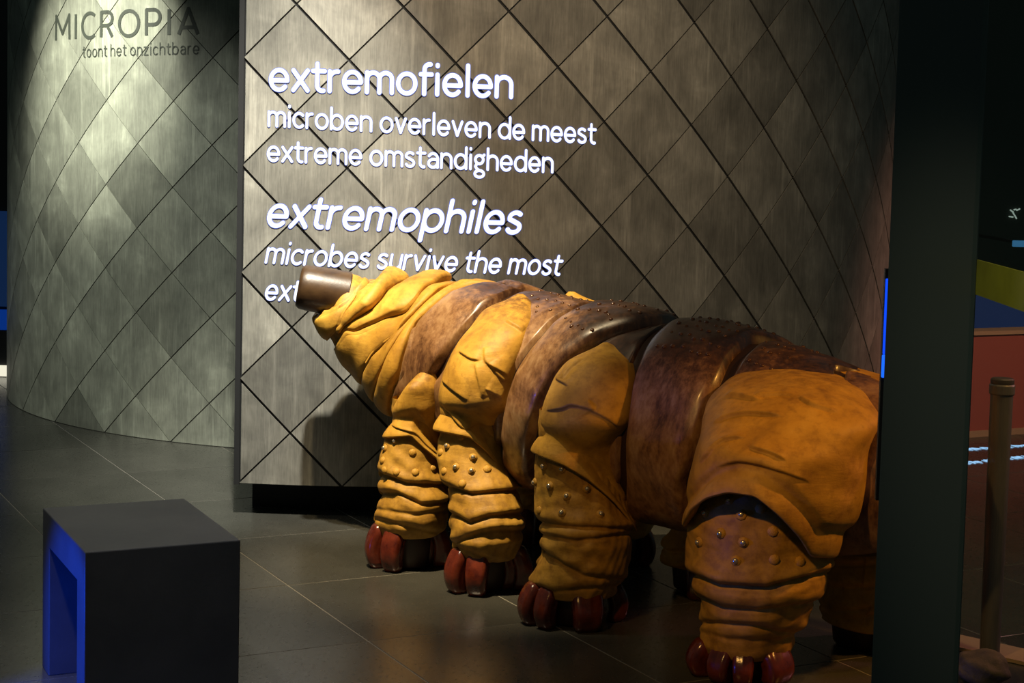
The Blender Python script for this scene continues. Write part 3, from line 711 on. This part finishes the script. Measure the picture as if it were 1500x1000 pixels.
LEGS = [
 dict(s=body_uv([(640, 600)])[0][0], seed=21, B=.11, label='front leg below the head', far='far side front leg, mostly hidden', o=.315,
      c=[(552, 610, 634), (566, 596, 637), (598, 576, 640)], s_rows=[(622, 568, 643), (650, 564, 643), (690, 562, 648), (730, 562, 650)],
      hem=[(0, 640), (.45, 636), (.66, 655), (1, 686)], shin=[(622, 574, 643), (645, 563, 643), (668, 558, 645), (690, 561, 649), (708, 557, 653), (728, 559, 657), (748, 551, 658), (765, 549, 655), (782, 556, 645)],
      cr=[([(0, 694), (.4, 708), (1, 711)], .016), ([(0, 722), (.25, 722), (.6, 739), (1, 736)], .013), ([(0, 746), (.5, 754), (1, 748)], .006), ([(0, 760), (.4, 770), (1, 782)], .008)],
      wr=[[(572, 622), (590, 628), (608, 632), (625, 655), (640, 672)]],
      studs=[(579, 645, 1), (604, 663, 0), (564, 656, 1), (581, 690, 0), (609, 692, 0), (635, 686, 0), (560, 674, 0), (563, 689, 0)], sr=.0118, claws=[(559, 25, 0), (582, 26, 0), (618, 26, 1), (638, 22, 1)]),
 dict(s=body_uv([(720, 560)])[0][0], seed=22, B=.12, label='second leg, brightest ochre thigh', far='far side second leg, mostly hidden', stain=.9, o=.315,
      c=[(441, 748, 772), (450, 725, 777), (465, 706, 776), (483, 692, 771), (500, 677, 765), (521, 666, 756), (555, 650, 745), (590, 642, 739)], s_rows=[(617, 640, 737), (650, 641, 737), (690, 648, 742), (730, 656, 757)],
      hem=[(0, 628), (.42, 638), (.58, 655), (.85, 694), (1, 722)], shin=[(622, 644, 735), (645, 641, 738), (668, 642, 743), (690, 648, 749), (712, 656, 755), (735, 659, 763), (756, 659, 768), (785, 663, 768), (800, 661, 762), (816, 667, 754)],
      cr=[([(0, 711), (.35, 724), (.65, 721), (1, 718)], .016), ([(0, 752), (.28, 766), (.55, 756), (1, 752)], .013), ([(0, 795), (.4, 781), (.7, 776), (1, 777)], .012), ([(0, 800), (.3, 808), (.6, 822), (1, 838)], .007)],
      wr=[[(673, 516), (690, 527), (704, 529)], [(709, 509), (710, 532), (728, 541), (743, 551)], [(695, 531), (701, 560), (705, 582)], [(717, 533), (728, 550), (740, 561)], [(648, 557), (660, 570), (685, 587)], [(712, 570), (735, 584)], [(645, 598), (660, 612), (681, 628)], [(681, 628), (700, 622), (727, 620)], [(740, 470), (755, 478), (765, 486)]],
      studs=[(675, 640, 0), (655, 653, 1), (693, 670, 1), (668, 684, 1), (690, 689, 1), (714, 687, 0), (677, 708, 0), (645, 662, 0), (650, 690, 0)], sr=.0118, claws=[(677, 26, 0), (702, 27, 0), (738, 26, 1), (757, 22, 1)]),
 dict(s=body_uv([(870, 600)])[0][0], seed=23, B=.14, label='third leg with smooth ochre thigh', far='far side third leg, mostly hidden', o=.315, stain=.3,
      c=[(513, 874, 893), (520, 855, 912), (535, 832, 920), (561, 812, 921), (593, 799, 916), (620, 790, 914)], s_rows=[(645, 784, 913), (670, 782, 911), (700, 784, 912), (740, 788, 920), (780, 792, 930)],
      hem=[(0, 660), (.3, 678), (.53, 700), (.78, 736), (1, 778)], shin=[(645, 788, 905), (670, 784, 906), (700, 783, 910), (740, 785, 918), (765, 794, 924), (790, 791, 927), (815, 793, 923), (832, 783, 919), (850, 776, 913), (868, 778, 905)],
      cr=[([(0, 763), (.3, 771), (1, 774)], .015), ([(0, 783), (.4, 792), (1, 781)], .012), ([(0, 806), (.25, 827), (.5, 843), (1, 850)], .014), ([(0, 858), (.25, 867), (.6, 862), (1, 859)], .010)],
      wr=[[(800, 602), (826, 599), (836, 593), (860, 599), (885, 612), (910, 626)], [(826, 556), (835, 540), (855, 526)], [(814, 555), (832, 566)], [(872, 600), (862, 586)]],
      studs=[(797, 683, 1), (823, 687, 1), (784, 706, 1), (806, 712, 1), (831, 726, 1), (860, 715, 1), (823, 751, 1), (880, 752, 1), (789, 748, 0)], sr=.0118, claws=[(785, 26, 0), (805, 24, 0), (856, 38, 0), (895, 30, 1)]),
 dict(s=body_uv([(1150, 620)])[0][0], seed=24, B=.22, label='large hind leg with broad dark orange thigh', far='far side hind leg, mostly hidden', o=.315, stain=.5, wa=.0095, cuff=.012, mir=1.55, pad=.02,
      c=[(540, 1122, 1180), (548, 1098, 1200), (562, 1075, 1222), (579, 1058, 1242), (600, 1045, 1258), (625, 1032, 1268)], s_rows=[(650, 1024, 1272), (680, 1014, 1274), (716, 1005, 1270), (745, 1000, 1260), (770, 1003, 1245), (800, 1008, 1226), (835, 1012, 1212)],
      hem=[(0, 768), (.06, 745), (.15, 728), (.29, 719), (.46, 724), (.62, 751), (.74, 778), (.82, 808), (1, 812)], shin=[(700, 1030, 1200), (740, 1008, 1215), (775, 1003, 1217), (810, 1009, 1213), (838, 1018, 1205), (862, 1019, 1199), (885, 1024, 1188), (905, 1026, 1179), (922, 1023, 1168), (940, 1024, 1162), (955, 1031, 1154)],
      cr=[([(0, 840), (.22, 855), (.55, 859), (1, 835)], .020), ([(0, 870), (.22, 889), (.5, 893), (1, 880)], .014), ([(0, 912), (.5, 915), (.75, 925), (1, 926)], .013), ([(.0, 925), (.3, 936), (.8, 938), (1, 930)], .006)],
      wr=[[(1060, 580), (1076, 578), (1096, 583), (1114, 586)], [(1105, 581), (1130, 579), (1166, 580)], [(1168, 583), (1190, 595), (1226, 605)], [(1044, 621), (1070, 610), (1096, 604), (1146, 608)], [(1028, 681), (1042, 662), (1060, 646), (1090, 641)], [(1098, 655), (1130, 664), (1150, 673)], [(1052, 684), (1080, 675), (1110, 681), (1150, 693), (1186, 706)]],
      studs=[(1067, 732, 1), (1034, 751, 1), (1087, 754, 1), (1115, 744, 0), (1056, 781, 1), (1131, 778, 0), (1024, 794, 1), (1088, 794, 1), (1182, 787, 0), (1079, 822, 1), (1134, 820, 0), (1173, 821, 0)], sr=.0130, claws=[(1033, 28, 0), (1057, 28, 0), (1083, 26, 0), (1125, 40, 0)])]
for L_ in LEGS: make_leg(L_)

# ================================================================== PROPS AND FAR SURROUNDINGS
# ---- bench: upside-down U of dark slate
def bench_mat():
    m = NT('dark_slate'); co = m.coord('Object'); a = m.noise(co, 6, 6, .6); b = m.noise(co, 120, 3, .6)
    col = m.ramp(a, [(.3, (.028, .028, .030)), (.7, (.045, .044, .044))])
    return m.out(Base_Color=col, Roughness=.55, Normal=m.bump(b, .15, .002))
M['slate'] = bench_mat()
BTH = .45351; be1 = (math.sin(BTH), -math.cos(BTH)); be2 = (math.cos(BTH), math.sin(BTH))
b0 = (-1.32642, 4.7517, 0.0); BD, BW, BH, TH = .5752, .4105, .4635, .095
bm = bmesh.new()
prof = [(0, 0), (TH, 0), (TH, BH - TH), (BD - TH, BH - TH), (BD - TH, 0), (BD, 0), (BD, BH), (0, BH)]
f = bm.faces.new([bm.verts.new((u, 0, z)) for u, z in prof]); ex = bmesh.ops.extrude_face_region(bm, geom=[f])
for e in ex['geom']:
    if isinstance(e, bmesh.types.BMVert): e.co.y += BW
bmesh.ops.recalc_face_normals(bm, faces=bm.faces)
bmesh.ops.bevel(bm, geom=bm.edges[:], offset=.003, segments=2, affect='EDGES', profile=.5)
root = empty('bench', b0); from_bm('body', xf(bm, b0, be1, be2), M['slate'], root)
from_bm('back_panel', xf(box_bm((TH, BW - .045, 0), (BD - TH, BW - .02, BH - TH)), b0, be1, be2), M['slate'], root)  # added panel, keeps the blue beam from passing through the opening
tag(root, 'small dark slate bench with blue lit open side in the left foreground', 'bench')

# ---- pillar in the right foreground
M['pillar'] = plain('matt_black_green_paint', (.055, .070, .070), .7)
PY = 3.45
pl0, pl1 = at(1297, 500, PY), at(1427, 500, PY)
pe = at(1300, 500, PY + .16)
V = [(pl0[0], PY), (pl1[0], PY), (pl1[0] - .004, PY + .16), (pe[0], PY + .16)]
bm = bmesh.new(); f = bm.faces.new([bm.verts.new((x, y, 0)) for x, y in V]); ex = bmesh.ops.extrude_face_region(bm, geom=[f])
for e in ex['geom']:
    if isinstance(e, bmesh.types.BMVert): e.co.z = 3.5
bmesh.ops.bevel(bm, geom=bm.edges[:], offset=.003, segments=1, affect='EDGES')
pil = from_bm('pillar', bm, M['pillar']); tag(pil, 'tall matt black pillar hiding the rear end of the animal', 'pillar')
# ---- glass pane from the pillar towards the viewer with a yellow marker band
def glass():
    m = NT('clear_glass_sheet'); t = m.t
    tr = m.n('ShaderNodeBsdfTransparent'); tr.inputs[0].default_value = (.93, .97, .96, 1); gl = m.n('ShaderNodeBsdfGlossy'); gl.inputs['Roughness'].default_value = .02
    lw_ = m.n('ShaderNodeLayerWeight'); lw_.inputs[0].default_value = .5; fr = m.n('ShaderNodeMath', operation='MULTIPLY_ADD'); m.l(m.math('POWER', lw_.outputs['Facing'], 5.0), fr.inputs[0]); fr.inputs[1].default_value = .25; fr.inputs[2].default_value = .02; mx = m.n('ShaderNodeMixShader')
    m.l(fr.outputs[0], mx.inputs[0]); m.l(tr.outputs[0], mx.inputs[1]); m.l(gl.outputs[0], mx.inputs[2]); m.l(mx.outputs[0], t.nodes['Material Output'].inputs[0])
    return m.m
M['glass'] = glass()
ga = at(1426, 405, PY - .004); gb = at(1504, 420, 3.02); gd = gb - ga; gd[2] = 0
gn = np.array([-gd[1], gd[0], 0]); gn /= np.linalg.norm(gn)
def slab(name, p, q, z0, z1, th, mat, parent=None):
    V = [];
    for P in (p, q):
        for k in (0, 1):
            for z in (z0, z1): V.append((P[0] + gn[0] * th * (k - .5), P[1] + gn[1] * th * (k - .5), z))
    F = [(0, 1, 3, 2), (4, 6, 7, 5), (0, 4, 5, 1), (2, 3, 7, 6), (0, 2, 6, 4), (1, 5, 7, 3)]
    me = bpy.data.meshes.new(name); me.from_pydata(V, [], F); bm = bmesh.new(); bm.from_mesh(me)
    return from_bm(name, bm, mat, parent)
win = slab('window_1', ga, ga + gd * 1.9, .02, 2.6, .010, M['glass']); tag(win, kind='structure')
def yellow():
    m = NT('yellow_marker_film'); co = m.coord('Object'); a = m.noise(co, 8, 4, .6)
    return m.out(Base_Color=m.ramp(a, [(.3, (.42, .33, .01)), (.7, (.62, .50, .02))]), Roughness=.45)
M['yellow'] = yellow()
zt = at(1420, 380, PY)[2]; zb = at(1420, 431, PY)[2]
off = gn * (-.009 if gn[1] > 0 else .009)
yb = slab('marker_band', ga + off - gd * .035, ga + off + gd * 1.8, zb, zt, .004, M['yellow']); tag(yb, 'yellow safety band stuck across the glass beside the black pillar', 'marker band')

# ---- grey barrier post
def post_mat():
    m = NT('brushed_grey_post'); a = m.noise(m.coord('Object', (1, 1, .2)), 40, 4, .6)
    return m.out(Base_Color=m.ramp(a, [(.3, (.085, .082, .082)), (.7, (.12, .115, .112))]), Roughness=.42, Metallic=.3)
M['post'] = post_mat(); M['cap'] = plain('dark_post_cap', (.035, .03, .028), .5)
pb = on_floor(1449, 968); root = empty('barrier_post', tuple(pb)); tag(root, 'slim grey metal barrier post standing before the low red wall', 'post')
def lathe_bm(prof, n=28):
    bm = bmesh.new(); rings = []
    for r, z in prof:
        rings.append([bm.verts.new((r * math.cos(2 * math.pi * k / n), r * math.sin(2 * math.pi * k / n), z)) for k in range(n)])
    for a, b in zip(rings[:-1], rings[1:]):
        for k in range(n): bm.faces.new((a[k], a[(k + 1) % n], b[(k + 1) % n], b[k]))
    bm.faces.new(rings[0][::-1]); bm.faces.new(rings[-1]); return bm
def lathe(name, prof, loc, mat, parent, n=28, smooth=False):
    bm = lathe_bm(prof, n); bmesh.ops.translate(bm, vec=loc, verts=bm.verts); return from_bm(name, bm, mat, parent, smooth)
ph = 1.5 - (555 - 247) / FPX * pb[1]
lathe('tube', [(.029, .004), (.030, .008), (.0335, ph - .055), (.0335, ph - .05)], pb, M['post'], root, smooth=False)
lathe('collar', [(.036, ph - .05), (.038, ph - .046), (.038, ph - .022), (.036, ph - .018)], pb, M['post'], root)
lathe('cap', [(.034, ph - .018), (.035, ph - .012), (.035, ph - .004), (.030, ph)], pb, M['cap'], root)
lathe('base_plate', [(.036, 0), (.036, .003), (.033, .006)], pb, M['cap'], root)

# ---- pale kerb strip and boulder at the lower right
M['kerb'] = plain('pale_tan_kerb', (.34, .24, .14), .7)
ka, kb = on_floor(1385, 930), on_floor(1530, 962); kd = kb - ka; kd /= np.linalg.norm(kd); kn = np.array([-kd[1], kd[0], 0]); kn = kn if kn[1] < 0 else -kn
kb = kb + kd * 1.2; V = [ka, kb, kb + kn * .135, ka + kn * .135]
bm = bmesh.new(); f = bm.faces.new([bm.verts.new((v[0], v[1], .0015)) for v in V]); ex = bmesh.ops.extrude_face_region(bm, geom=[f])
for e in ex['geom']:
    if isinstance(e, bmesh.types.BMVert): e.co.z += .011
kerb = from_bm('kerb_strip', bm, M['kerb']); tag(kerb, 'pale tan kerb strip on the floor at the foot of the grey post', 'kerb')
def rock_mat():
    m = NT('dull_rock'); a = m.noise(m.coord('Object'), 14, 6, .65)
    return m.out(Base_Color=m.ramp(a, [(.3, (.035, .032, .026)), (.7, (.13, .11, .07))]), Roughness=.8, Normal=m.bump(a, .5, .02))
M['rock'] = rock_mat()
rp = on_floor(1437, 1000)
bm = bmesh.new(); bmesh.ops.create_icosphere(bm, subdivisions=4, radius=1)
for v in bm.verts:
    n_ = v.co.copy(); k = 1 + .10 * math.sin(3.1 * n_.x + 1) * math.cos(2.3 * n_.y) + .06 * math.sin(6.2 * n_.z + 4 * n_.x) + .03 * math.sin(11 * n_.y + 7 * n_.x)
    v.co = Vector((rp[0] + n_.x * .085 * k, rp[1] + n_.y * .075 * k, max(0.0, .045 + n_.z * .05 * k)))
rk = from_bm('boulder', bm, M['rock'], smooth=True); tag(rk, 'small dull brown boulder on the floor in front of the grey post', 'boulder')

# ---- far background on the right: low red wall, dark wall, blue panel
M['red'] = plain('brick_red_paint', (.34, .095, .065), .6); M['trim'] = plain('pale_wood_trim', (.42, .30, .17), .5)
M['dark_wall'] = plain('dark_wall_paint', (.07, .085, .07), .8)
ra, rb = on_floor(1400, 641.5), on_floor(1560, 631)
rd = rb - ra; rL = np.linalg.norm(rd); rd /= rL; rn = np.array([rd[1], -rd[0], 0]); rn = rn if rn[1] < 0 else -rn
rz = 1.5 - (491 - 246) / FPX * 9.33
def wallbox(name, t0, t1, d0, d1, z0, z1, mat, parent=None, bevel=.0):
    return from_bm(name, xf(box_bm((t0, -d1, z0), (t1, -d0, z1), bevel, 1), (ra[0], ra[1], 0), rd[:2], rn[:2]), mat, parent)
lw = wallbox('wall_low_red', -.9, rL + 1.2, 0, .12, 0, rz, M['red']); tag(lw, kind='structure')
tb = wallbox('baseboard_back', -.9, rL + 1.2, -.012, 0, 0, .035, M['trim']); tag(tb, kind='structure')
tt = wallbox('trim_2', -.9, rL + 1.2, -.015, .135, rz, rz + .022, M['trim']); tag(tt, kind='structure')
wb = from_bm('wall_back', box_bm((-7, 13.0, 0), (8, 13.12, 3.5)), M['dark_wall']); tag(wb, kind='structure')
M['blue_dim'] = emit('dim_blue_screen', (.004, .014, .048), 1.0); M['blue_refl'] = emit('blue_edge_reflection', (.004, .075, 1.0), 1.0); M['blue_refl2'] = emit('bright_blue_edge_reflection', (.01, .13, 1.0), 1.3)
M['frame'] = plain('screen_frame', (.01, .01, .012), .5)
# dim blue screen standing behind the low red wall
def screen(name, c, wd, z0, z1, label, mat, cat='screen', dep=.06):
    root = empty(name, (c[0], c[1], 0)); tag(root, label, cat)
    o = from_bm('housing', box_bm((c[0] - wd / 2, c[1], 0.0), (c[0] + wd / 2, c[1] + dep, z1 + .04), .006, 2), M['frame'], root)
    p = from_bm('display', box_bm((c[0] - wd / 2 + .025, c[1] - .006, z0), (c[0] + wd / 2 - .025, c[1] + .002, z1)), mat, root)
    return root
sp = at(1466, 465, 10.4)
z_t = at(1466, 433, 10.4)[2]; z_b = .22
screen('exhibit_screen', (sp[0] + .25, 10.4), 1.5, z_b, z_t, 'dim blue exhibit screen behind the low red wall', M['blue_dim'])
# small glowing marks hanging above it
q = at(1494, 357, 11.5)
sg = empty('lit_sign', (q[0], q[1], q[2])); tag(sg, 'small pale blue lit strip high on the dark far wall', 'sign')
M['signblue'] = emit('pale_blue_sign', (.03, .12, .24), 1.0); M['signwhite'] = emit('white_sign', (.4, .48, .42), .7)
from_bm('strip', box_bm((q[0] - .045, q[1], q[2] - .022), (q[0] + .25, q[1] + .03, q[2] + .022), .004, 1), M['signblue'], sg)
from_bm('bracket', box_bm((q[0] + .05, q[1] + .03, q[2] - .01), (q[0] + .08, 13.0, q[2] + .01)), M['frame'], sg)
q2 = at(1490, 315, 12.9)
V = []; F = []
for (a, b) in [((-.04, .05), (-.01, .03)), ((-.015, .03), (.03, -.04)), ((.0, .055), (.02, .06)), ((-.05, -.02), (-.01, -.025)), ((.03, .05), (.06, .065))]:
    stroke_poly([a, b], .008, V, F)
mk = mesh('wall_mark', [(q2[0] + a * .7, 12.985, q2[2] + b * .7) for a, b in V], F, M['signwhite']); tag(mk, 'tiny white scribbled glowing mark on the far dark wall', 'mark')
# blue reflection along the pillar's left edge, added as a glowing strip
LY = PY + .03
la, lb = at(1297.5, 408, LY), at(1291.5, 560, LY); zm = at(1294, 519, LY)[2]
root = empty('glow_strip', (la[0], LY, lb[2] - .25)); tag(root, 'thin vertical blue reflection up the left edge of the black pillar, built as a glowing strip', 'reflection')
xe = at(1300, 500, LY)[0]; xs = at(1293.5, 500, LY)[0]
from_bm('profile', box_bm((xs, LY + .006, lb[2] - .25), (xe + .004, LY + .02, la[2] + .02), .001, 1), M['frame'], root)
from_bm('upper_gleam', box_bm((xs + .001, LY, zm), (xe + .002, LY + .007, la[2]), .002, 2), M['blue_refl'], root)
from_bm('lower_gleam', box_bm((xs, LY - .001, lb[2] + .01), (xe + .002, LY + .007, zm - .001), .002, 2), M['blue_refl2'], root)

# ---- illegible projected writing on the far floor
M['floorglow'] = emit('projected_floor_light', (.35, .60, .95), 1.2)
for n_, (pa, pb_, lab) in enumerate([((1412, 659), (1503, 652.5), 'farther row of tiny projected white writing on the floor by the post'), ((1412, 679), (1503, 669.5), 'nearer row of tiny projected white writing on the floor by the post')]):
    a, b = on_floor(*pa), on_floor(*pb_); V = []; F = []; x = 0
    d = (b - a) / np.linalg.norm(b - a); nn = np.array([-d[1], d[0], 0]); L = np.linalg.norm(b - a)
    rs = random.Random(3 + n_)
    while x < L:
        wd = rs.uniform(.018, .03); hh = .075 if n_ else .07
        for k in range(2):
            sx = x + rs.uniform(0, .5) * wd
            stroke_poly([(sx, -hh * rs.uniform(.2, .5)), (sx + rs.uniform(-.3, .6) * wd, hh * rs.uniform(.1, .5)), (sx + wd, hh * rs.uniform(-.4, .4))], .0065, V, F, False)
        x += wd + (.03 if rs.random() < .2 else .006)
    o = mesh('floor_projection', [tuple(a + d * p + nn * q_ + np.array([0, 0, .0018])) for p, q_ in V], F, M['floorglow']); tag(o, lab, 'projected text', 'rows of writing on the floor')

# ---- lit blue exhibit at the far left edge
M['white_strip'] = emit('warm_white_light_strip', (1.0, .95, .75), .9); M['blue_mid'] = emit('blue_screen', (.002, .03, .22), .8)
ea = on_floor(2, 577)
root = empty('exhibit_case', (ea[0] - .55, ea[1] + .2, 0)); tag(root, 'blue lit exhibit case at the far left behind the panelled wall', 'display case')
ex0, ex1, ey = ea[0] - 1.4, -3.13, 10.75
from_bm('plinth', box_bm((ex0, ey + .03, 0), (ex1, ey + .5, .30), .006, 1), M['frame'], root)
from_bm('glow_strip', box_bm((ex0, ey, .005), (ex1, ey + .03, .075), .004, 1), M['white_strip'], root)
zg = at(4, 520, ey)[2]; zk = at(4, 455, ey)[2]; zu = at(4, 310, ey)[2]
from_bm('glow_panel', box_bm((ex0, ey + .06, .30), (ex1, ey + .09, zk), .004, 1), M['blue_mid'], root)
from_bm('screen', box_bm((ex0, ey + .07, zk + .02), (ex1, ey + .10, zu), .004, 1), M['blue_dim'], root)
from_bm('back', box_bm((ex0, ey + .12, .30), (ex1, ey + .5, 2.7), .006, 1), M['frame'], root)
